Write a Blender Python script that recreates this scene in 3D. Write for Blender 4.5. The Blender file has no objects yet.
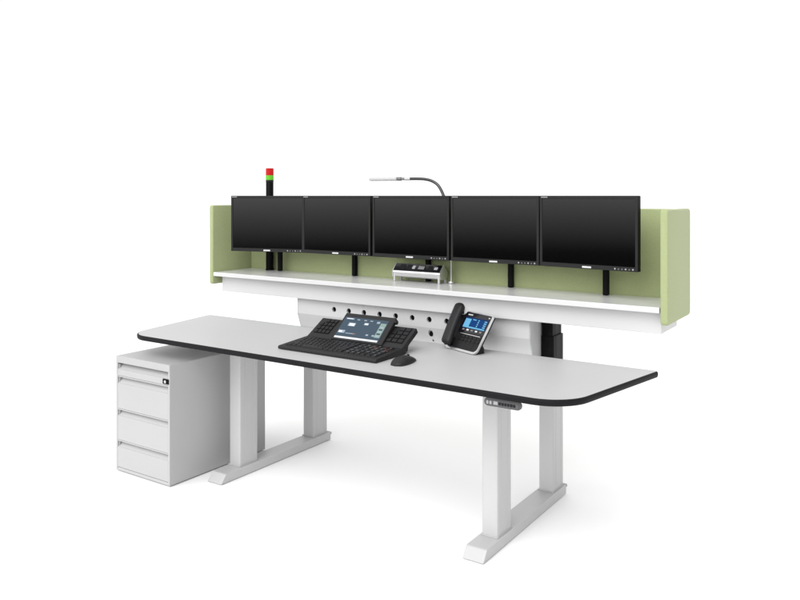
import bpy, bmesh, math, random
from mathutils import Vector, Matrix
random.seed(7)
S = bpy.context.scene
COL = S.collection
R = math.radians

# ------------------------------------------------------------------ materials
def mat(name, base, rough=0.5, metal=0.0, bump=0.0, bscale=400.0, var=0.0, vscale=6.0, spec=0.5,
        sheen=0.0, emit=None, estr=0.0, coat=0.0):
    m = bpy.data.materials.new(name); m.use_nodes = True
    nt = m.node_tree; b = nt.nodes['Principled BSDF']
    b.inputs['Base Color'].default_value = (*base, 1)
    b.inputs['Roughness'].default_value = rough
    b.inputs['Metallic'].default_value = metal
    b.inputs['Specular IOR Level'].default_value = spec
    b.inputs['Sheen Weight'].default_value = sheen
    b.inputs['Coat Weight'].default_value = coat
    if emit:
        b.inputs['Emission Color'].default_value = (*emit, 1)
        b.inputs['Emission Strength'].default_value = estr
    tc = nt.nodes.new('ShaderNodeTexCoord')
    if bump:
        n = nt.nodes.new('ShaderNodeTexNoise'); n.inputs['Scale'].default_value = bscale
        n.inputs['Detail'].default_value = 3
        bp = nt.nodes.new('ShaderNodeBump'); bp.inputs['Strength'].default_value = bump
        bp.inputs['Distance'].default_value = 0.001
        nt.links.new(tc.outputs['Object'], n.inputs['Vector'])
        nt.links.new(n.outputs['Fac'], bp.inputs['Height'])
        nt.links.new(bp.outputs['Normal'], b.inputs['Normal'])
    if var:
        n2 = nt.nodes.new('ShaderNodeTexNoise'); n2.inputs['Scale'].default_value = vscale
        n2.inputs['Detail'].default_value = 6
        mx = nt.nodes.new('ShaderNodeMix'); mx.data_type = 'RGBA'
        mx.inputs['A'].default_value = (*[max(0, c*(1-var)) for c in base], 1)
        mx.inputs['B'].default_value = (*[min(1, c*(1+var)) for c in base], 1)
        nt.links.new(tc.outputs['Object'], n2.inputs['Vector'])
        nt.links.new(n2.outputs['Fac'], mx.inputs['Factor'])
        nt.links.new(mx.outputs['Result'], b.inputs['Base Color'])
        mr = nt.nodes.new('ShaderNodeMapRange')
        mr.inputs['To Min'].default_value = max(0.02, rough-0.05); mr.inputs['To Max'].default_value = min(1, rough+0.05)
        nt.links.new(n2.outputs['Fac'], mr.inputs['Value'])
        nt.links.new(mr.outputs['Result'], b.inputs['Roughness'])
    return m

M_FLOOR  = mat('studio_white', (.93,.93,.93), .6, var=.01, vscale=1.5, spec=.2)
M_PAINT  = mat('grey_white_powder_coat', (.45,.45,.45), .42, bump=.12, bscale=900, var=.02)
M_CAB    = mat('cabinet_powder_coat', (.39,.39,.39), .45, bump=.12, bscale=900, var=.02)
M_TOP    = mat('pale_grey_laminate', (.445,.445,.447), .42, bump=.06, bscale=700, var=.03, vscale=14, spec=.25)
M_SHELF  = mat('white_laminate', (.61,.61,.61), .2, bump=.03, bscale=500, var=.02, vscale=10)
M_DUCT   = mat('duct_paint', (.51,.51,.515), .4, bump=.06, bscale=900, var=.015)
M_TRAY   = mat('white_tray_paint', (.565,.565,.57), .4, bump=.06, bscale=900, var=.015)
M_EDGE   = mat('black_edge_rubber', (.010,.010,.011), .5, bump=.1, bscale=900, var=.15, vscale=30, spec=.09)
M_BLACKM = mat('black_metal', (.003,.003,.0035), .42, bump=.08, bscale=800, spec=.08)
M_PLAST  = mat('black_plastic', (.008,.008,.009), .36, bump=.15, bscale=1500, spec=.25)
M_BEZEL  = mat('dark_bezel', (.010,.010,.010), .4, bump=.1, bscale=1500, spec=.3)
M_SCREEN = mat('dark_glass_screen', (.002,.002,.002), .06, spec=.52)
M_GREEN  = mat('green_wool_fabric', (.335,.380,.195), .9, bump=1.0, bscale=700, var=.11, vscale=120, spec=.2, sheen=.25)
M_SILVER = mat('brushed_silver', (.62,.62,.62), .28, metal=.9, bump=.05, bscale=600)
M_WHITEP = mat('white_plastic', (.50,.50,.50), .4)
M_NECK   = mat('neck_metal', (.07,.07,.072), .32, metal=.85)
M_LAMP   = mat('lamp_white', (.50,.50,.51), .5, spec=.2)
M_CTL    = mat('control_grey', (.075,.075,.078), .4, bump=.1, bscale=900)
M_BTN    = mat('grey_buttons', (.30,.30,.31), .45)
M_MARK   = mat('pale_marking', (.55,.55,.56), .5)
M_RED    = mat('red_lens', (.50,.008,.008), .25, spec=.2)
M_GLENS  = mat('green_lens', (.14,.52,.03), .25, spec=.2)
M_KEYB   = mat('charcoal_plastic', (.016,.016,.017), .45, bump=.2, bscale=1400, spec=.22)
M_KEY    = mat('black_keycap', (.008,.008,.009), .4, bump=.1, bscale=1400, spec=.25)
M_KEYRED = mat('dark_red_keycap', (.03,.010,.010), .4)
M_GREY   = mat('mid_grey_plastic', (.16,.16,.165), .4, bump=.1, bscale=900)
M_LCDG   = mat('grey_lcd', (.05,.05,.05), .25, emit=(.35,.36,.36), estr=.35)
M_BLACKG = mat('gloss_black_panel', (.006,.006,.009), .12)
def lit(name, c, s=1.0): return mat(name, tuple(x*.05 for x in c), .3, emit=c, estr=s, spec=.08)
M_LSLATE = lit('lit_slate', (.070,.106,.145)); M_LSLATE2 = lit('lit_dark_slate', (.055,.08,.105))
M_LWHITE = lit('lit_white', (.9,.93,.96)); M_LPALE = lit('lit_pale', (.42,.5,.58))
M_LGREEN = lit('lit_pale_green', (.30,.42,.38)); M_LRUST = lit('lit_rust', (.24,.13,.10))
M_LBLUE  = lit('lit_blue', (.004,.05,.20)); M_LSKY = lit('lit_sky_blue', (.16,.48,.75)); M_LNAVY = lit('lit_navy', (.004,.03,.12))

# ------------------------------------------------------------------ mesh helpers
def link(o, parent=None):
    COL.objects.link(o)
    if parent is not None:
        o.parent = parent
        o.matrix_parent_inverse = Matrix.Identity(4)
    return o

def obj(name, bm, mats, parent=None, smooth=None, loc=None):
    me = bpy.data.meshes.new(name)
    bmesh.ops.recalc_face_normals(bm, faces=bm.faces)
    bm.to_mesh(me); bm.free()
    for m in (mats if isinstance(mats, (list, tuple)) else [mats]): me.materials.append(m)
    if smooth is not None:
        for p in me.polygons: p.use_smooth = True
        me.set_sharp_from_angle(angle=R(smooth))
    o = bpy.data.objects.new(name, me)
    if loc: o.location = loc
    return link(o, parent)

def thing(name, label, cat, loc=(0,0,0), rz=0.0, group=None):
    o = bpy.data.objects.new(name, None); COL.objects.link(o)
    o.location = loc; o.rotation_euler = (0,0,rz); o.empty_display_size = .05
    o['label'] = label; o['category'] = cat
    if group: o['group'] = group
    return o

def merge(bm, src, mtx=None, mi=None):
    if mtx is not None: bmesh.ops.transform(src, matrix=mtx, verts=src.verts)
    if mi is not None:
        for f in src.faces: f.material_index = mi
    me = bpy.data.meshes.new('scratch'); src.to_mesh(me); src.free()
    bm.from_mesh(me); bpy.data.meshes.remove(me)
    return bm

def box(x0,x1,y0,y1,z0,z1, bev=0.0, seg=2):
    bm = bmesh.new()
    bmesh.ops.create_cube(bm, size=1)
    for v in bm.verts:
        v.co = Vector((x0+(v.co.x+.5)*(x1-x0), y0+(v.co.y+.5)*(y1-y0), z0+(v.co.z+.5)*(z1-z0)))
    if bev: bmesh.ops.bevel(bm, geom=bm.edges[:], offset=bev, segments=seg, profile=.5, affect='EDGES')
    return bm

def prism(pts, a0, a1, plane='yz', bev=0.0, seg=2):
    """closed polygon in a plane, extruded along the remaining axis"""
    def P(p, a):
        return {'yz': (a,p[0],p[1]), 'xz': (p[0],a,p[1]), 'xy': (p[0],p[1],a)}[plane]
    bm = bmesh.new()
    A = [bm.verts.new(P(p,a0)) for p in pts]; B = [bm.verts.new(P(p,a1)) for p in pts]
    n = len(pts)
    bm.faces.new(A); bm.faces.new(B[::-1])
    for i in range(n): bm.faces.new((A[i],A[(i+1)%n],B[(i+1)%n],B[i]))
    bmesh.ops.recalc_face_normals(bm, faces=bm.faces)
    if bev:
        bmesh.ops.bevel(bm, geom=[e for e in bm.edges if e.calc_face_angle(0) > R(25)], offset=bev, segments=seg, profile=.5, affect='EDGES')
    return bm

def rrect(x0,x1,y0,y1,r,n=6, rs=None):
    rs = rs or [r]*4
    out = []
    for (cx,cy,a0,rr) in ((x1-rs[0],y1-rs[0],0,rs[0]),(x0+rs[1],y1-rs[1],90,rs[1]),(x0+rs[2],y0+rs[2],180,rs[2]),(x1-rs[3],y0+rs[3],270,rs[3])):
        if rr <= 1e-6: out.append((cx,cy)); continue
        for k in range(n+1):
            a = R(a0+90*k/n); out.append((cx+rr*math.cos(a), cy+rr*math.sin(a)))
    return out

def cyl(r, z0, z1, n=32, bev=0.0, r2=None):
    bm = bmesh.new()
    bmesh.ops.create_cone(bm, cap_ends=True, segments=n, radius1=r, radius2=r if r2 is None else r2, depth=z1-z0)
    bmesh.ops.translate(bm, verts=bm.verts, vec=(0,0,(z0+z1)/2))
    if bev:
        bmesh.ops.bevel(bm, geom=[e for e in bm.edges if e.calc_face_angle(0) > R(50)], offset=bev, segments=2, profile=.5, affect='EDGES')
    return bm

def tube(path, r, n=12):
    bm = bmesh.new(); rings = []
    for i,p in enumerate(path):
        p = Vector(p)
        d = (Vector(path[min(i+1,len(path)-1)])-Vector(path[max(i-1,0)])).normalized()
        up = Vector((0,1,0)) if abs(d.y) < .9 else Vector((1,0,0))
        a = d.cross(up).normalized(); b = d.cross(a)
        rr = r[i] if isinstance(r,(list,tuple)) else r
        rings.append([bm.verts.new(p + rr*(math.cos(2*math.pi*k/n)*a+math.sin(2*math.pi*k/n)*b)) for k in range(n)])
    for A,B in zip(rings, rings[1:]):
        for k in range(n): bm.faces.new((A[k],A[(k+1)%n],B[(k+1)%n],B[k]))
    bm.faces.new(rings[0]); bm.faces.new(rings[-1][::-1])
    return bm

def T(x=0,y=0,z=0): return Matrix.Translation((x,y,z))
def copy_tree(o, parent=None):
    c = o.copy(); COL.objects.link(c)
    if parent is not None: c.parent = parent
    for ch in [q for q in list(bpy.data.objects) if q.parent == o]: copy_tree(ch, c)
    return c

# ------------------------------------------------------------------ floor
bm = bmesh.new()
vs = [bm.verts.new(v) for v in ((-26,-.6,0),(10,-.6,0),(10,34,0),(-26,34,0))]
bm.faces.new(vs)
fl = obj('floor', bm, M_FLOOR); fl['kind'] = 'structure'

# ------------------------------------------------------------------ the console desk
desk = thing('console_desk', 'long pale grey sit-stand console desk with black edge and raised white shelf between green screens', 'desk', (-2.2, 3.0, 0))
O = Vector((-2.2, 3.0, 0))
def dobj(name, bm, m, parent=desk, smooth=None):
    bmesh.ops.translate(bm, verts=bm.verts, vec=-O)
    return obj(name, bm, m, parent, smooth)

# desktop outline: four corners of a gently tapering top, rounded
FY, BY = 2.548, 3.247
def XL(y): return -3.463-.205*(y-2.6)
def XR(y): return -.993+.187*(y-2.6)
corners = [((XL(FY),FY),.165),((XR(FY),FY),.175),((XR(BY),BY),.02),((XL(BY),BY),.02)]
def rounded(corners, n=14):
    out = []; N = len(corners)
    for i,(c,r) in enumerate(corners):
        c = Vector(c); p = Vector(corners[i-1][0]); q = Vector(corners[(i+1)%N][0])
        a = (p-c).normalized(); b = (q-c).normalized()
        half = a.angle(b)/2; t = r/math.tan(half)
        ctr = c + (a+b).normalized()*(r/math.sin(half))
        s = c+a*t - ctr; e = c+b*t - ctr
        ang0 = math.atan2(s.y,s.x); ang1 = math.atan2(e.y,e.x)
        d = (ang1-ang0+math.pi)%(2*math.pi)-math.pi
        for k in range(n+1):
            an = ang0+d*k/n; nrm = Vector((math.cos(an),math.sin(an)))
            out.append((ctr+nrm*r, nrm))
    return out
OUT = rounded(corners)
def loop_at(bm, off, z): return [bm.verts.new((p.x-n.x*off, p.y-n.y*off, z)) for p,n in OUT]
def skin(bm, loops):
    for A,B in zip(loops, loops[1:]):
        n = len(A)
        for k in range(n): bm.faces.new((A[k],A[(k+1)%n],B[(k+1)%n],B[k]))
bm = bmesh.new()
l0 = loop_at(bm,.0082,.697); l1 = loop_at(bm,.0082,.72)
skin(bm,[l0,l1]); bm.faces.new(l1); bm.faces.new(l0[::-1])
top = dobj('desktop', bm, M_TOP)
bm = bmesh.new()
prof = [(.0080,.700),(.0080,.7197),(.0048,.7194),(.0022,.7178),(.0006,.7150),(0,.7105),(.0003,.7045),(.0018,.6985),(.0045,.6955),(.0080,.6945),(.0120,.6945),(.0120,.6968),(.0080,.6968)]
loops = [loop_at(bm,o,z) for o,z in prof]
skin(bm, loops+[loops[0]])
dobj('edge_band', bm, M_EDGE, top, smooth=50)

# legs: a foot with two columns on each side; the rear column carries the shelf
def column_poly(x0,x1,y0,y1,r=.007,g=.0012):
    # rounded extrusion with two shallow grooves on both long sides
    pts = []
    def corner(cx,cy,a0):
        for k in range(5):
            a = R(a0+90*k/4); pts.append((cx+r*math.cos(a), cy+r*math.sin(a)))
    gy = [y0+(y1-y0)*.26, y0+(y1-y0)*.74]; w = .0022
    corner(x1-r,y0+r,270)
    for y in gy: pts.extend([(x1,y-w),(x1-g,y-w*.5),(x1-g,y+w*.5),(x1,y+w)])
    corner(x1-r,y1-r,0); corner(x0+r,y1-r,90)
    for y in gy[::-1]: pts.extend([(x0,y+w),(x0+g,y+w*.5),(x0+g,y-w*.5),(x0,y-w)])
    corner(x0+r,y0+r,180)
    return pts
for fx0, fx1, cx0, cx1 in ((-2.968,-2.870,-2.967,-2.890),(-1.492,-1.398,-1.482,-1.410)):
    fp = [(2.668,0.003),(2.668,.006),(2.700,.044),(2.706,.046),(3.534,.046),(3.534,.003)]
    foot = dobj('foot', prism(fp, fx0, fx1, 'yz', bev=.0022), M_PAINT)
    dobj('foot_cap', box(fx0-.001,fx1+.0035, 3.5345,3.5385, .034,.0475, .001), M_PAINT, foot)
    for gy in (2.74, 3.49):
        g = merge(bmesh.new(), cyl(.016, 0, .0035, 20), T((fx0+fx1)/2, gy, 0))
        dobj('glide', g, M_PLAST, foot)
    c = dobj('column', prism(column_poly(cx0,cx1,2.816,2.946), .0465, .655, 'xy'), M_PAINT, smooth=40)
    dobj('base_plate', box(cx0-.004,cx1+.003,2.810,2.952,.0463,.0502,.0012), M_PAINT, c)
    dobj('inner_column', prism(column_poly(cx0+.006,cx1-.006,2.823,2.939,.006), .655, .675, 'xy'), M_PAINT, c, smooth=40)
    dobj('top_bracket', box(cx0-.02,cx1+.02,2.66,3.20,.675,.6940,.002), M_PAINT, c)
    c = dobj('column', prism(column_poly(cx0,cx1,3.398,3.527), .0465, .620, 'xy'), M_PAINT, smooth=40)
    dobj('base_plate', box(cx0-.004,cx1+.003,3.392,3.533,.0463,.0502,.0012), M_PAINT, c)
    dobj('lift_sleeve', prism(column_poly(cx0+.010,cx1+.0006,3.4005,3.5275), .6205, .783, 'xy'), M_BLACKM, c, smooth=40)
    dobj('lift_column', prism(column_poly(cx0+.012,cx1-.006,3.404,3.5215,.006), .783, .876, 'xy'), M_BLACKM, c, smooth=40)
dobj('support_rail', box(-2.868,-1.505,2.86,2.90,.655,.6935,.003), M_PAINT)

# height controller under the front edge
cp = rrect(-1.342,-1.190,.6605,.6915,.0154,8)
ctl = dobj('height_controller', prism(cp, 2.566, 2.582, 'xz', bev=.0025), M_CTL, smooth=40)
dobj('face_plate', prism(rrect(-1.336,-1.196,.6655,.6868,.0104,8), 2.5635, 2.567, 'xz'), M_CTL, ctl, smooth=40)
dobj('display', box(-1.300,-1.283,2.5625,2.5636,.6700,.6825), M_BTN, ctl)
for k in range(6):
    x = -1.274+.0117*k
    dobj('button', prism(rrect(x-.0045,x+.0045,.6705,.6815,.002,3), 2.5618,2.5636,'xz'), M_PLAST, ctl)
for x in (-1.325,-1.312):
    dobj('button', prism(rrect(x-.0045,x+.0045,.6695,.6825,.003,3), 2.5618,2.5636,'xz'), M_BTN, ctl)

# cable duct behind the desktop with round openings
duct_pts = [(3.285,.8708),(3.285,.783),(3.335,.640),(3.378,.640),(3.378,.8715)]
duct = dobj('modesty_panel', prism(duct_pts, -2.909, -1.4795, 'yz', bev=.0015), M_DUCT)
slope = math.atan2(.050,.143)
HOLES = [(-2.6445+.1026*k, 3.285, .8245, 0, .0145) for k in range(-0,8)] + [(-2.0255,3.2955,.754,slope,.0145),(-2.019,3.3090,.7165,slope,.0055)]
HOLES += [(-2.6445+.1026*k, 3.2955,.754,slope,.0145) for k in range(0,6)]
cut = bmesh.new()
for (x,y,z,t,r) in HOLES:
    merge(cut, cyl(r,-.03,.03,28), T(x,y,z) @ Matrix.Rotation(-t,4,'X') @ Matrix.Rotation(R(90),4,'X'))
cutter = obj('cutter', cut, M_TRAY); cutter.location = -O + O - O
cutter.parent = desk; cutter.location = -O
md = duct.modifiers.new('holes','BOOLEAN'); md.operation='DIFFERENCE'; md.object=cutter; md.solver='EXACT'
bpy.context.view_layer.update()
dg = bpy.context.evaluated_depsgraph_get()
nm = bpy.data.meshes.new_from_object(duct.evaluated_get(dg))
duct.modifiers.clear(); duct.data = nm
bpy.data.objects.remove(cutter)
for (x,y,z,t,r) in HOLES:
    g = cyl(r*.985,.012,.020,28)
    g = merge(bmesh.new(), g, T(x,y,z) @ Matrix.Rotation(-t,4,'X') @ Matrix.Rotation(R(-90),4,'X'))
    dobj('cable_port', g, M_BLACKM, duct)
dobj('end_return', prism([(3.2855,.8712),(3.2855,.783),(3.3355,.641),(3.444,.641),(3.444,.8712)], -1.4788,-1.4760,'yz'), M_PAINT, duct)
dobj('end_return', prism([(3.2855,.8712),(3.2855,.783),(3.3355,.641),(3.378,.641),(3.378,.8712)], -2.9125,-2.9097,'yz'), M_PAINT, duct)

# shelf box and shelf board
dobj('shelf_tray', box(-3.487,-.868,3.250,3.506,.8722,.9655,.0025), M_TRAY)
dobj('shelf', box(-3.509,-.8635,3.199,3.5125,.9660,.9900,.0022), M_SHELF)

# green fabric screens
def panel_yz(x0,x1,y0,y1,z0,z1,rs):
    return prism(rrect(y0,y1,z0,z1,.02,6,rs), x0, x1, 'yz', bev=.0065, seg=3)
dobj('fabric_screen', panel_yz(-3.5425,-3.5115,3.198,3.585,.917,1.394,[.024,.014,.014,.024]), M_GREEN, smooth=50)
dobj('fabric_screen', panel_yz(-.8600,-.8290,3.198,3.585,.917,1.394,[.024,.014,.014,.024]), M_GREEN, smooth=50)
dobj('fabric_screen', box(-3.5108,-.8607,3.5150,3.548,.92,1.392,.006,3), M_GREEN, smooth=50)

# ------------------------------------------------------------------ monitors
def make_monitor(label, py=.138, pxo=.022):
    W, H, D = .480, .330, .036
    t = thing('monitor', label, 'monitor', group='row of five black monitors')
    # local: x centred, front face at y=0, top at z = 1.452 above floor; base z = .99
    z1 = 1.4515-.99; z0 = z1-H; w = W/2; b = .0125
    # housing: a frame in front and a tapering shell behind
    bm = bmesh.new()
    merge(bm, prism(rrect(-w,w,z0,z1,.004,3), .004, .029, 'xz', bev=.0015))
    sh = bmesh.new()
    a = [sh.verts.new(p) for p in ((-w+.006,.0285,z0+.006),(w-.006,.0285,z0+.006),(w-.006,.0285,z1-.006),(-w+.006,.0285,z1-.006))]
    c = [sh.verts.new(p) for p in ((-w+.05,D+.012,z0+.04),(w-.05,D+.012,z0+.04),(w-.05,D+.012,z1-.04),(-w+.05,D+.012,z1-.04))]
    sh.faces.new(c)
    for k in range(4): sh.faces.new((a[k],a[(k+1)%4],c[(k+1)%4],c[k]))
    sh.faces.new(a[::-1])
    merge(bm, sh)
    obj('housing', bm, M_BLACKM, t)
    # bezel ring
    bm = bmesh.new()
    zb = z0+.019
    o = [(-w+.001,z0+.001),(w-.001,z0+.001),(w-.001,z1-.001),(-w+.001,z1-.001)]
    i = [(-w+b,zb),(w-b,zb),(w-b,z1-b),(-w+b,z1-b)]
    i2 = [(-w+b+.0015,zb+.0015),(w-b-.0015,zb+.0015),(w-b-.0015,z1-b-.0015),(-w+b+.0015,z1-b-.0015)]
    L = []
    for pts,y in ((o,.0045),(o,.0008),([(p[0]*.998,p[1]) for p in o],0),(i,0),(i2,.003),(i2,.0045)):
        L.append([bm.verts.new((p[0],y,p[1])) for p in pts])
    skin(bm, L+[L[0]])
    obj('bezel', bm, M_BEZEL, t)
    obj('screen', box(-w+b,w-b,.0028,.0039,zb,z1-b), M_SCREEN, t)
    # maker badge top left: a short run of tiny strokes; plain plate at the bottom; six buttons
    bm = bmesh.new(); x = -w+.008
    for wd in (.006,.005,.006,.005,.006):
        merge(bm, box(x,x+wd,-.0006,.0004,z1-.0095,z1-.0045)); x += wd+.0012
    obj('badge', bm, M_BTN, t)
    obj('name_plate', prism(rrect(-.022,.022,z0+.0045,z0+.0125,.002,3), -.001,.0004,'xz'), M_MARK, t)
    for k in range(6):
        x = w-.105+.0165*k
        r = .0028 if k not in (0,3,5) else .0036
        obj('button', prism(rrect(x-r,x+r,z0+.006,z0+.006+2*r,r*.9,4), -.001,.0004,'xz'), M_GREY if k in (1,2,4) else M_BTN, t)
    # mounting post with plate
    post = obj('mounting_post', box(pxo-.012,pxo+.012,py,py+.028,.0006,z0+.20,.004,3), M_BLACKM, t)
    obj('mount_plate', merge(box(-.05,.05,D+.0125,D+.018,z0+.10,z0+.20,.001), box(pxo-.011,pxo+.011,D+.018,py+.002,z0+.13,z0+.17,.001)), M_BLACKM, t)
    return t
m0 = make_monitor('leftmost black monitor of the row, in front of the red and green signal light', .190, -.018)
mp = make_monitor('second black monitor from the left, between the signal light and the middle monitor')
MY = 3.345
spots = [(-3.148,3.283,-15.5,None),
         (-2.683,MY,-0.8,None),
         (-2.187,MY,0,'middle black monitor, directly above the white socket unit'),
         (-1.698,MY,0,'black monitor just right of the white gooseneck lamp, second from the right'),
         (-1.216,3.317,6.5,'rightmost black monitor, beside the right green fabric screen')]
for k,(x,y,rz,lab) in enumerate(spots):
    o = m0 if k == 0 else mp if k == 1 else copy_tree(mp)
    o.location = (x,y,.99); o.rotation_euler = (0,0,R(-rz) if k else R(15.5))
    if lab: o['label'] = lab
    if k == 4: o.rotation_euler = (0,0,R(-6.5))

# ------------------------------------------------------------------ signal light
t = thing('signal_light', 'black pole signal light with red over green lens behind the leftmost monitor', 'signal light', (-3.314,3.482,.99))
obj('pole', merge(cyl(.0232,.004,.558,32,.001), cyl(.0260,.0005,.006,32)), M_BLACKM, t, smooth=40)
obj('collar', cyl(.0242,.545,.5595,32,.001), M_PLAST, t, smooth=40)
def ribbed(r,z0,z1):
    bm = bmesh.new(); n=48
    rings=[]
    for z in (z0,z1):
        rings.append([bm.verts.new(((r-.0008*(k%2))*math.cos(2*math.pi*k/n),(r-.0008*(k%2))*math.sin(2*math.pi*k/n),z)) for k in range(n)])
    skin(bm,rings); bm.faces.new(rings[0][::-1]); bm.faces.new(rings[1]); return bm
obj('green_lens', ribbed(.0242,.5597,.5880), M_GLENS, t)
red = obj('red_lens', ribbed(.0242,.5886,.628), M_RED, t)
obj('lens_cap', cyl(.0236,.6282,.632,32,.001), M_RED, red, smooth=40)

# ------------------------------------------------------------------ gooseneck lamp
t = thing('gooseneck_lamp', 'thin gooseneck lamp with a slim white head above the middle monitor', 'lamp', (-2.007,3.47,.99))
def rel(p): return (p[0]+2.007, p[1]-3.47, p[2]-.99)
obj('base', cyl(.016,.0005,.012,24,.001), M_SILVER, t, smooth=40)
obj('stem', merge(bmesh.new(), cyl(.0042,.010,.30,16)), M_SILVER, t, smooth=40)
P = [(-2.007,3.47,1.285),(-2.0085,3.47,1.33),(-2.0165,3.47,1.37),(-2.032,3.47,1.41),(-2.051,3.47,1.447),(-2.069,3.47,1.482),(-2.093,3.47,1.512),(-2.13,3.47,1.5315),(-2.172,3.47,1.5405),(-2.215,3.47,1.543),(-2.262,3.47,1.5435)]
# smooth the neck path, then give it fine rings
pts = []
for a in range(len(P)-1):
    p0 = Vector(P[max(a-1,0)]); p1 = Vector(P[a]); p2 = Vector(P[a+1]); p3 = Vector(P[min(a+2,len(P)-1)])
    for s in range(10):
        u = s/10
        pts.append(.5*((2*p1)+(-p0+p2)*u+(2*p0-5*p1+4*p2-p3)*u*u+(-p0+3*p1-3*p2+p3)*u**3))
pts.append(Vector(P[-1]))
obj('gooseneck', tube([rel(p) for p in pts], [.0084 if k%2 else .0074 for k in range(len(pts))], 12), M_NECK, t, smooth=60)
def xtube(x0,x1,r,n=20): return merge(bmesh.new(), cyl(r,0,x1-x0,n,.0008), T(*rel((x0,3.47,1.5437))) @ Matrix.Rotation(R(90),4,'Y'))
obj('collar', xtube(-2.297,-2.262,.0088), M_LAMP, t, smooth=40)
obj('joint', merge(xtube(-2.345,-2.322,.0105), xtube(-2.322,-2.297,.0072)), M_GREY, t, smooth=40)
x0,x1 = rel((-2.528,0,0))[0], rel((-2.345,0,0))[0]
hd = obj('lamp_head', prism(rrect(-.018,.018,.5455,.5645,.006,4), x0, x1, 'yz', bev=.0015), M_LAMP, t, smooth=40)
obj('diffuser', box(x0+.01,x1-.01,-.013,.013,.5440,.5458), M_MARK, hd)

# ------------------------------------------------------------------ socket unit
ux0, ux1 = -2.338, -2.037
t = thing('socket_unit', 'silver socket unit with black sloping face on short white feet under the middle monitor', 'power socket', ((ux0+ux1)/2,3.443,.99))
L = (ux1-ux0)/2
sec = [(.002,.0955),(-.036,.058),(-.0375,.050),(-.033,.028),(-.020,.022),(.022,.022),(.036,.028),(.041,.050),(.040,.058)]
obj('body', prism(sec, -L+.004, L-.004, 'yz', bev=.001), M_SILVER, t)
for s in (-1,1):
    sc = [(p[0]*1.06,.062+(p[1]-.062)*1.05) for p in sec]
    obj('end_cap', prism(sc, s*L-.004 if s>0 else -L, s*L if s>0 else -L+.004,'yz'), M_WHITEP if s<0 else M_SILVER, t)
    for y in (-.030,.034):
        obj('leg', merge(bmesh.new(), cyl(.0065,.0005,.052,16,.001), T(s*(L-.011),y,0)), M_WHITEP, t, smooth=40)
# sloping black face with inserts
ang = math.atan2(.0375,.038)
FM = T(0,-.036,.058) @ Matrix.Rotation(ang,4,'X')   # local x, along slope = y, normal = z
face = obj('socket_panel', merge(bmesh.new(), box(-L+.006,L-.006,.002,.051,.0004,.0022,.0006), FM), M_BLACKG, t)
def onface(name,x0,x1,y0,y1,h,m): return obj(name, merge(bmesh.new(), box(x0,x1,y0,y1,.0023,.0023+h,.0004), FM), m, face)
onface('switch',-.030,-.012,.016,.037,.0035,M_MARK)
onface('socket',.002,.048,.012,.042,.0012,M_PLAST)
onface('socket',.006,.044,.016,.038,.0018,M_BTN)
for x in (-.110,-.066): onface('socket',x,x+.034,.010,.044,.0010,M_PLAST)
onface('socket',.066,.092,.012,.042,.0010,M_PLAST)
onface('usb_port',.106,.126,.018,.034,.0025,M_MARK)

# ------------------------------------------------------------------ drawer cabinet
cx0,cx1,cy0,cy1,CH = -3.491,-3.064,2.508,3.182,.608
t = thing('drawer_cabinet', 'light grey metal drawer cabinet standing beside the left desk leg', 'cabinet', ((cx0+cx1)/2,(cy0+cy1)/2,0))
C0 = Vector(t.location)
def cobj(name,bm,m,parent=t,smooth=None):
    bmesh.ops.translate(bm, verts=bm.verts, vec=-C0); return obj(name,bm,m,parent,smooth)
fr = .012
body = bmesh.new()
merge(body, box(cx0,cx0+fr,cy0,cy1,.006,CH-.0022,.0012)); merge(body, box(cx1-fr,cx1,cy0,cy1,.006,CH-.0022,.0012))
merge(body, box(cx0+fr+.0003,cx1-fr-.0003,cy1-.01,cy1-.0005,.006,.571))
merge(body, box(cx0+fr+.0003,cx1-fr-.0003,cy0+.06,cy1-.012,.0065,.03))
merge(body, box(cx0+fr+.0003,cx1-fr-.0003,cy0+.045,cy0+.055,.03,.571))
cobj('body', body, M_CAB)
cobj('top', box(cx0+.0008,cx1-.0008,cy0-.0012,cy1+.0005,.572,CH,.0025,3), M_CAB)
dx0,dx1 = cx0+fr+.0008, cx1-fr-.0008
def drawer(z0,z1,ch):
    # face with a sloping finger channel along its upper edge
    y = cy0+.0006
    pts = [(y,z0),(y,z1-ch),(y+.003,z1-ch+.001),(y+.024,z1-.004),(y+.030,z1),(y+.044,z1),(y+.044,z0)]
    d = cobj('drawer', prism(pts, dx0, dx1, 'yz', bev=.0008), M_CAB)
    for s in (dx0+.0004, dx1-.0184):
        if s < -3.3: cobj('channel_end', box(s,s+.010,y+.006,y+.030,z1-ch+.004,z1-.0008), M_BTN, d)
    return d
def rail(z0,z1): return box(dx0,dx1,cy0+.0006,cy0+.044,z0,z1,.0008)
drawer(.5055,.5640,.026)
drawer(.3325,.4975,.033)
drawer(.1675,.3245,.031)
drawer(.0240,.1595,.030)
rails = bmesh.new()
for a,b in ((.498,.5040),(.3250,.3312),(.1600,.1662)): merge(rails, rail(a,b))
cobj('rail', rails, M_CAB)
cobj('plinth', box(dx0,dx1,cy0+.0010,cy0+.03,.006,.0218,.001), M_CAB)
lk = cobj('lock', box(-3.116,-3.0685,cy0-.0035,cy0+.004,.510,.5365,.004,3), M_BLACKM)
cobj('key_slot', merge(bmesh.new(), cyl(.0075,0,.0018,20), T(-3.094,cy0-.0036,.523) @ Matrix.Rotation(R(90),4,'X')), M_SILVER, lk)

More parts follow.
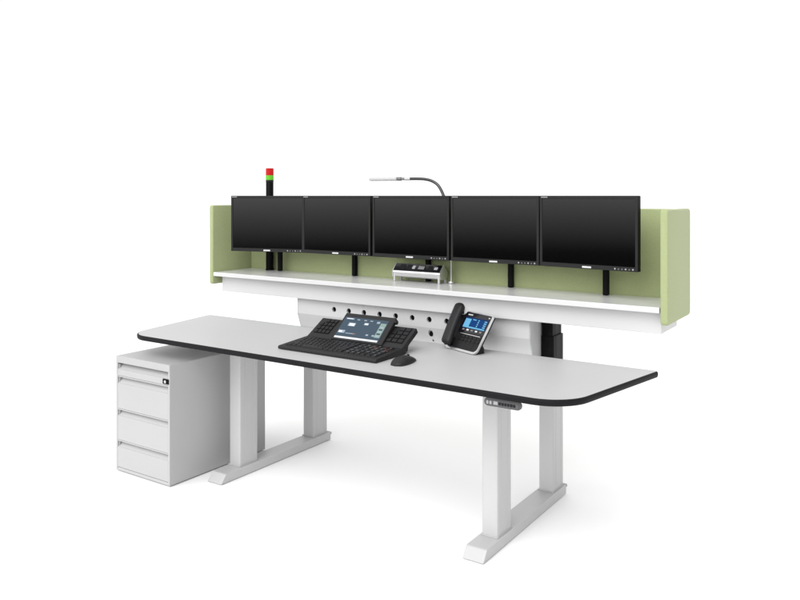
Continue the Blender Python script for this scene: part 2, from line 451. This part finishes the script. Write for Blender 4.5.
# ------------------------------------------------------------------ keyboard console with touch screen
kx0,kx1,ky0 = -2.512,-1.936,2.694
t = thing('control_keyboard', 'black control keyboard with tilted keypad wings and a lit touch screen', 'keyboard', ((kx0+kx1)/2,ky0+.15,.72))
K0 = Vector(t.location)
def kobj(name,bm,m,parent=t,smooth=None):
    bmesh.ops.translate(bm, verts=bm.verts, vec=-K0); return obj(name,bm,m,parent,smooth)
HY,HZ = 2.905,.752
basep = [(ky0,.7225),(ky0,.7335),(ky0+.004,.7375),(HY,HZ),(HY+.030,.752),(HY+.030,.7225)]
base = kobj('base', prism(basep, kx0, kx1, 'yz', bev=.003), M_KEYB)
for x in (kx0+.04,kx1-.04):
    for y in (ky0+.02,HY+.015):
        kobj('rubber_foot', merge(bmesh.new(), cyl(.008,.7203,.7235,16), T(x,y,0)), M_PLAST, base)
TW = R(31)
WM = T(0,HY,HZ) @ Matrix.Rotation(TW,4,'X')
def wing(x0,x1):
    return merge(bmesh.new(), box(x0,x1,-.004,.142,-.024,.0015,.003), WM)
wl = kobj('keypad_wing', wing(kx0+.004,-2.335), M_KEYB)
wr = kobj('keypad_wing', wing(-2.075,kx1-.001), M_KEYB)
kobj('wing_support', prism([(HY+.0302,.7215),(HY+.085,.7215),(HY+.105,.775),(HY+.09,.775),(HY+.0302,.74)], kx0+.03, kx1-.03,'yz'), M_KEYB)
# keys
def key_mesh(name, w, d, h):
    bm = bmesh.new()
    a = [bm.verts.new(p) for p in ((-w/2,-d/2,0),(w/2,-d/2,0),(w/2,d/2,0),(-w/2,d/2,0))]
    q=.0018
    b = [bm.verts.new(p) for p in ((-w/2+q,-d/2+q,h),(w/2-q,-d/2+q,h),(w/2-q,d/2-q,h),(-w/2+q,d/2-q,h))]
    bm.faces.new(b); bm.faces.new(a[::-1])
    for k in range(4): bm.faces.new((a[k],a[(k+1)%4],b[(k+1)%4],b[k]))
    me = bpy.data.meshes.new(name); bm.to_mesh(me); bm.free(); return me
KM = {}
def add_key(parent, mtx, w, d, m):
    k = (round(w,4),round(d,4),m.name)
    if k not in KM:
        KM[k] = key_mesh('key',w,d,.005); KM[k].materials.append(m)
    o = bpy.data.objects.new('key', KM[k]); link(o, parent); o.matrix_basis = T(*(-K0)) @ mtx
sl = math.atan2(HZ-.7375, HY-ky0-.004)
BM = T(0,ky0+.004,.7376) @ Matrix.Rotation(sl,4,'X')
rows = [[1]*14,[1.5]+[1]*11+[1.5],[1.8]+[1]*10+[2.2],[2.3]+[1]*9+[2.7],[1.5,1.2,1.2,5.6,1.2,1.2,1.1,1]]
xs0 = kx0+.018; unit = .0242
for r,row in enumerate(rows):
    x = xs0
    y = .170-.0315*r
    for wd in row:
        w = wd*unit
        add_key(base, BM @ T(x+w/2,y,0), w-.003, .0275, M_KEY); x += w
# right block with lighter legends
for r in range(5):
    for c in range(6):
        x = xs0+14.6*unit+.0305*c; y = .170-.0315*r
        red_ = (r in (0,1) and c in (2,3,4,5)) and (r+c)%2==0
        add_key(base, BM @ T(x+.012,y,0), .0262, .0275, M_KEYRED if red_ else M_KEY)
# legends on the right block
lg = bmesh.new()
for r in range(5):
    for c in range(6):
        x = xs0+14.6*unit+.0305*c+.012; y = .170-.0315*r
        w = random.choice((.005,.007,.009)); 
        if random.random()<.75: merge(lg, box(x-w,x+w,y-.001,y+.0035,.0052,.0056), BM)
kobj('key_legend', lg, M_GREY, base)
for wx0,wx1,par in ((kx0+.022,-2.392,wl),(-2.052,kx1-.018,wr)):
    n=4
    for r in range(4):
        for c in range(n if par is wl else 3):
            nn = n if par is wl else 3
            w=(wx1-wx0)/nn
            if r==3 and c==0: continue
            add_key(par, WM @ T(wx0+w*(c+.5),.040+.027*r,.0016), w-.003, .024, M_KEY)
# touch screen on its own tilted housing
SX0,SX1 = -2.352,-2.050
SM = T(0,2.898,.757) @ Matrix.Rotation(R(41.5),4,'X')
SH = .165
pan = kobj('touch_panel', merge(bmesh.new(), box(SX0,SX1,-.002,SH,-.022,0,.004,3), SM), M_KEYB)
scr = bmesh.new()
ax0,ax1,ay0,ay1 = SX0+.013,SX1-.028,.008,SH-.026
merge(scr, box(ax0,ax1,ay0,ay1,.0003,.0012), SM, 0)
def tile(x0,x1,y0,y1,mi,h=.0014): merge(scr, box(ax0+(ax1-ax0)*x0,ax0+(ax1-ax0)*x1,ay0+(ay1-ay0)*y0,ay0+(ay1-ay0)*y1,.0013,h), SM, mi)
tile(.0,.985,.0,.085,2)                       # white task bar
tile(.04,.22,.895,.955,3); tile(.06,.19,.91,.94,2,.0016)
for x in (.30,.46,.60): tile(x,x+.06,.89,.93,3)
tile(.76,.83,.83,.92,3)
tile(.155,.315,.585,.74,3); tile(.18,.30,.60,.72,2,.0016)
tile(.50,.60,.70,.80,3); tile(.52,.59,.715,.785,2,.0016)
tile(.02,.17,.24,.37,3); tile(.03,.11,.26,.345,2,.0016); tile(.20,.40,.235,.265,3); tile(.37,.44,.225,.285,5)
for x in (.665,.80): tile(x,x+.055,.235,.30,3)
tile(.86,.985,.20,.86,4)
for k in range(5): tile(.88,.96,.24+.10*k,.30+.10*k,1 if k%2 else 3,.0016)
tile(.02,.85,.115,.125,1); tile(.02,.985,.87,.876,1)
kobj('screen', scr, [M_LSLATE,M_LSLATE2,M_LWHITE,M_LPALE,M_LGREEN,M_LRUST], pan)
kobj('side_knob', merge(bmesh.new(), cyl(.011,0,.010,20,.001), SM @ T(SX1,SH-.02,-.010) @ Matrix.Rotation(R(90),4,'Y')), M_PLAST, pan, smooth=40)

# ------------------------------------------------------------------ mouse
t = thing('computer_mouse', 'black computer mouse on the desk right of the keyboard', 'mouse', (-1.848,2.782,.7203), R(6))
bm = bmesh.new()
rings=[]; NL=22; NA=20
for i in range(NL+1):
    s=i/NL; y=-.084+.168*s
    w=.044*math.sqrt(max(0,1-(2*s-1)**2))**.72*(1-.10*math.sin(math.pi*s)**6*0)*(1.0-.12*s)
    h=(.037*math.sin(math.pi*min(1,(s*.93+.06)))**.75)*(1-.28*s)
    ring=[]
    for k in range(NA+1):
        a=math.pi*k/NA
        ring.append(bm.verts.new((-w*math.cos(a)*(1-.06*math.sin(a)), y, max(.0005,.0005+h*math.sin(a)**.8))))
    rings.append(ring)
for A,B in zip(rings,rings[1:]):
    for k in range(NA): bm.faces.new((A[k],A[k+1],B[k+1],B[k]))
    bm.faces.new((A[0],B[0],B[-1],A[-1]))
bm.faces.new(rings[0]); bm.faces.new(rings[-1][::-1])
bmesh.ops.remove_doubles(bm, verts=bm.verts, dist=.0002)
obj('shell', bm, M_KEYB, t, smooth=70)
obj('scroll_wheel', merge(bmesh.new(), cyl(.010,-.0035,.0035,20,.001), T(0,.040,.0205) @ Matrix.Rotation(R(90),4,'Y')), M_PLAST, t, smooth=40)

# ------------------------------------------------------------------ desk phone
t = thing('desk_phone', 'black desk phone with a lit blue screen, silver trim and handset at its left', 'telephone', (-1.876,3.165,.7203), R(-21.9))
PA = math.atan2(.152,.100)
PM = T(0,.010,.012) @ Matrix.Rotation(PA,4,'X')          # x = across, y = up the sloping face, z = out of it
PH = .190
obj('base', prism([(.012,.0),(.010,.014),(.030,.044),(.056,.050),(.070,.024),(.072,.0)], .018,.222,'yz', bev=.003), M_PLAST, t)
obj('body', merge(bmesh.new(), prism(rrect(.004,.236,-.004,PH,.016,6,[.008,.008,.026,.026]),-.018,-.001,'xy',bev=.002), PM), M_PLAST, t, smooth=40)
# silver trim around the face
bm = bmesh.new()
o_ = rrect(.003,.2375,-.011,PH+.001,.016,6,[.008,.008,.027,.027]); i_ = rrect(.0075,.2325,-.0005,PH-.003,.016,6,[.006,.006,.023,.023])
lo=[]
for pts_,z in ((o_,-.008),(o_,.0012),(i_,.0012),(i_,-.008)): lo.append([bm.verts.new((p[0],p[1],z)) for p in pts_])
skin(bm, lo+[lo[0]])
merge2 = bmesh.new(); merge(merge2,bm,PM)
obj('trim', merge2, M_SILVER, t)
def ph(name,x0,x1,y0,y1,z0,z1,m,parent=t,bev=.0005): return obj(name, merge(bmesh.new(), box(x0,x1,y0,y1,z0,z1,bev), PM), m, parent)
ph('fascia',.046,.231,.083,.186,-.0008,.0010,M_BLACKG)
scr = bmesh.new()
def pt(x0,x1,y0,y1,mi,h): merge(scr, box(x0,x1,y0,y1,.0012,h), PM, mi)
pt(.062,.222,.107,.163,0,.0016)
pt(.064,.104,.109,.155,1,.0019); pt(.064,.220,.109,.116,1,.0019)
pt(.106,.152,.118,.158,2,.0019); pt(.166,.196,.118,.158,2,.0019)
for k in range(4):
    pt(.154,.163,.120+.010*k,.126+.010*k,1,.0019); pt(.199,.217,.120+.010*k,.126+.010*k,1,.0019)
pt(.116,.140,.151,.156,1,.0022)
ps = obj('screen', scr, [M_LNAVY,M_LSKY,M_LBLUE], t)
bm = bmesh.new(); x=.066
for wd in (.006,.005,.006,.005,.006): merge(bm, box(x,x+wd,.172,.178,.0011,.0016), PM); x+=wd+.0012
obj('badge', bm, M_MARK, t)
ph('indicator',.214,.224,.172,.177,.0011,.002,M_MARK)
for k in range(5): ph('soft_key',.072+.031*k,.087+.031*k,.094,.102,.0011,.0032,M_MARK if k in (1,3) else M_GREY)
ph('silver_bar',.068,.214,.0745,.0785,-.0006,.0022,M_SILVER)
for r in range(4):
    for c in range(3):
        x=.092+.026*c; y=.012+.0155*r
        ph('dial_key',x,x+.020,y,y+.0105,-.0006,.0022,M_KEY)
for r in range(4):
    for c in range(2): ph('function_key',.176+.024*c,.195+.024*c,.012+.0155*r,.0225+.0155*r,-.0006,.0022,M_KEY)
# handset lying on the left of the face
bm = bmesh.new(); rings=[]; N=26; NA=20
for i in range(N+1):
    s=i/N; y=-.006+.226*s
    end=min(s,1-s)
    cap=math.sqrt(max(0,1-max(0,(1-end/.10))**2)) if end<.10 else 1
    bulge=math.exp(-((s-.12)/.13)**2)+math.exp(-((s-.88)/.13)**2)
    w=(.0295+.002*bulge)*max(cap,.02); h=(.016+.003*bulge)*max(cap,.02)
    zc=.026+.003*math.sin(math.pi*s)-.003*bulge
    ring=[]
    for k in range(NA):
        a=2*math.pi*k/NA; ca,sa=math.cos(a),math.sin(a)
        ring.append(bm.verts.new((.034-.030*s+w*math.copysign(abs(ca)**.7,ca), y, zc+h*math.copysign(abs(sa)**.8,sa))))
    rings.append(ring)
skin2=[(A,B) for A,B in zip(rings,rings[1:])]
for A,B in skin2:
    for k in range(NA): bm.faces.new((A[k],A[(k+1)%NA],B[(k+1)%NA],B[k]))
bm.faces.new(rings[0]); bm.faces.new(rings[-1][::-1])
q = bmesh.new(); merge(q,bm,PM)
obj('handset', q, M_KEYB, t, smooth=60)
for y,xx in ((.012,0),(.170,-.022)): ph('cradle',.016+max(xx,-.010),.054+xx,y,y+.034,-.002,.020,M_PLAST,bev=.003)
# rubber feet at the front edge
ph2 = obj('front_foot', box(.03,.21,.008,.016,.0,.012,.003), M_SILVER, t)

# ------------------------------------------------------------------ studio light
w = bpy.data.worlds.new('World'); S.world = w; w.use_nodes = True
nt = w.node_tree; bg = nt.nodes['Background']
tc = nt.nodes.new('ShaderNodeTexCoord'); sp = nt.nodes.new('ShaderNodeSeparateXYZ')
nt.links.new(tc.outputs['Generated'], sp.inputs[0])
def mrange(src, a,b,c,d, smooth=True):
    n = nt.nodes.new('ShaderNodeMapRange'); n.clamp=True
    n.interpolation_type = 'SMOOTHSTEP' if smooth else 'LINEAR'
    for k,v in zip(('From Min','From Max','To Min','To Max'),(a,b,c,d)): n.inputs[k].default_value=v
    nt.links.new(src, n.inputs['Value']); return n.outputs['Result']
def math_(op,a,b):
    n = nt.nodes.new('ShaderNodeMath'); n.operation=op
    for i,v in enumerate((a,b)):
        if isinstance(v,(int,float)): n.inputs[i].default_value=v
        else: nt.links.new(v,n.inputs[i])
    return n.outputs[0]
WHITE = 1.32
right = mrange(sp.outputs['X'], .0, .95, 1.0, .50)                 # world dimmed towards plus X, so right-hand faces come out darker
low   = mrange(sp.outputs['Z'], -.070, -.006, .010, 1.0, False)      # dark band added below the horizon behind camera, grades the screen reflections
back  = mrange(sp.outputs['Y'], -.30, .05, 1.0, 0.0)
f1 = math_('MULTIPLY', low, back); f2 = math_('SUBTRACT', 1.0, back)
front = mrange(sp.outputs['Y'], -.1, -.8, 1.0, 2.15)                # world brightened behind the camera, added to lift front-facing surfaces
high  = mrange(sp.outputs['Z'], -.03, .11, 0.0, 1.0)
boost = math_('ADD', 1.0, math_('MULTIPLY', high, math_('SUBTRACT', front, 1.0)))
left  = mrange(sp.outputs['X'], -.15, -.85, 1.0, .79)
f = math_('MULTIPLY', math_('MULTIPLY', math_('ADD', f1, f2), math_('MULTIPLY', right, left)), boost)
nt.links.new(math_('MULTIPLY', f, WHITE), bg.inputs['Strength'])
bg.inputs['Color'].default_value = (1,1,1,1)

def area(name, loc, target, size, power):
    l = bpy.data.lights.new(name,'AREA'); l.shape='DISK'; l.size=size; l.energy=power
    o = bpy.data.objects.new(name,l); COL.objects.link(o); o.location=loc
    o.rotation_euler = (Vector(target)-Vector(loc)).to_track_quat('-Z','Y').to_euler()
    return o
area('key_softbox', (-1.3,-1.2,5.2), (-2.0,3,.7), 3.5, 130)

# ------------------------------------------------------------------ camera
cd = bpy.data.cameras.new('camera'); cam = bpy.data.objects.new('camera', cd); COL.objects.link(cam)
cam.location = (0,0,1.45); cam.rotation_euler = (R(90),0,R(33.887))
cd.sensor_width = 36; cd.lens = 762.31/800*36; cd.shift_x = 0; cd.shift_y = -(300-196)/800
cd.clip_start=.05; cd.clip_end = 200
S.camera = cam
S.view_settings.view_transform='Standard'; S.view_settings.look='None'; S.view_settings.exposure=0; S.view_settings.gamma=1
S.render.engine='CYCLES'
S.cycles.caustics_reflective=False; S.cycles.caustics_refractive=False
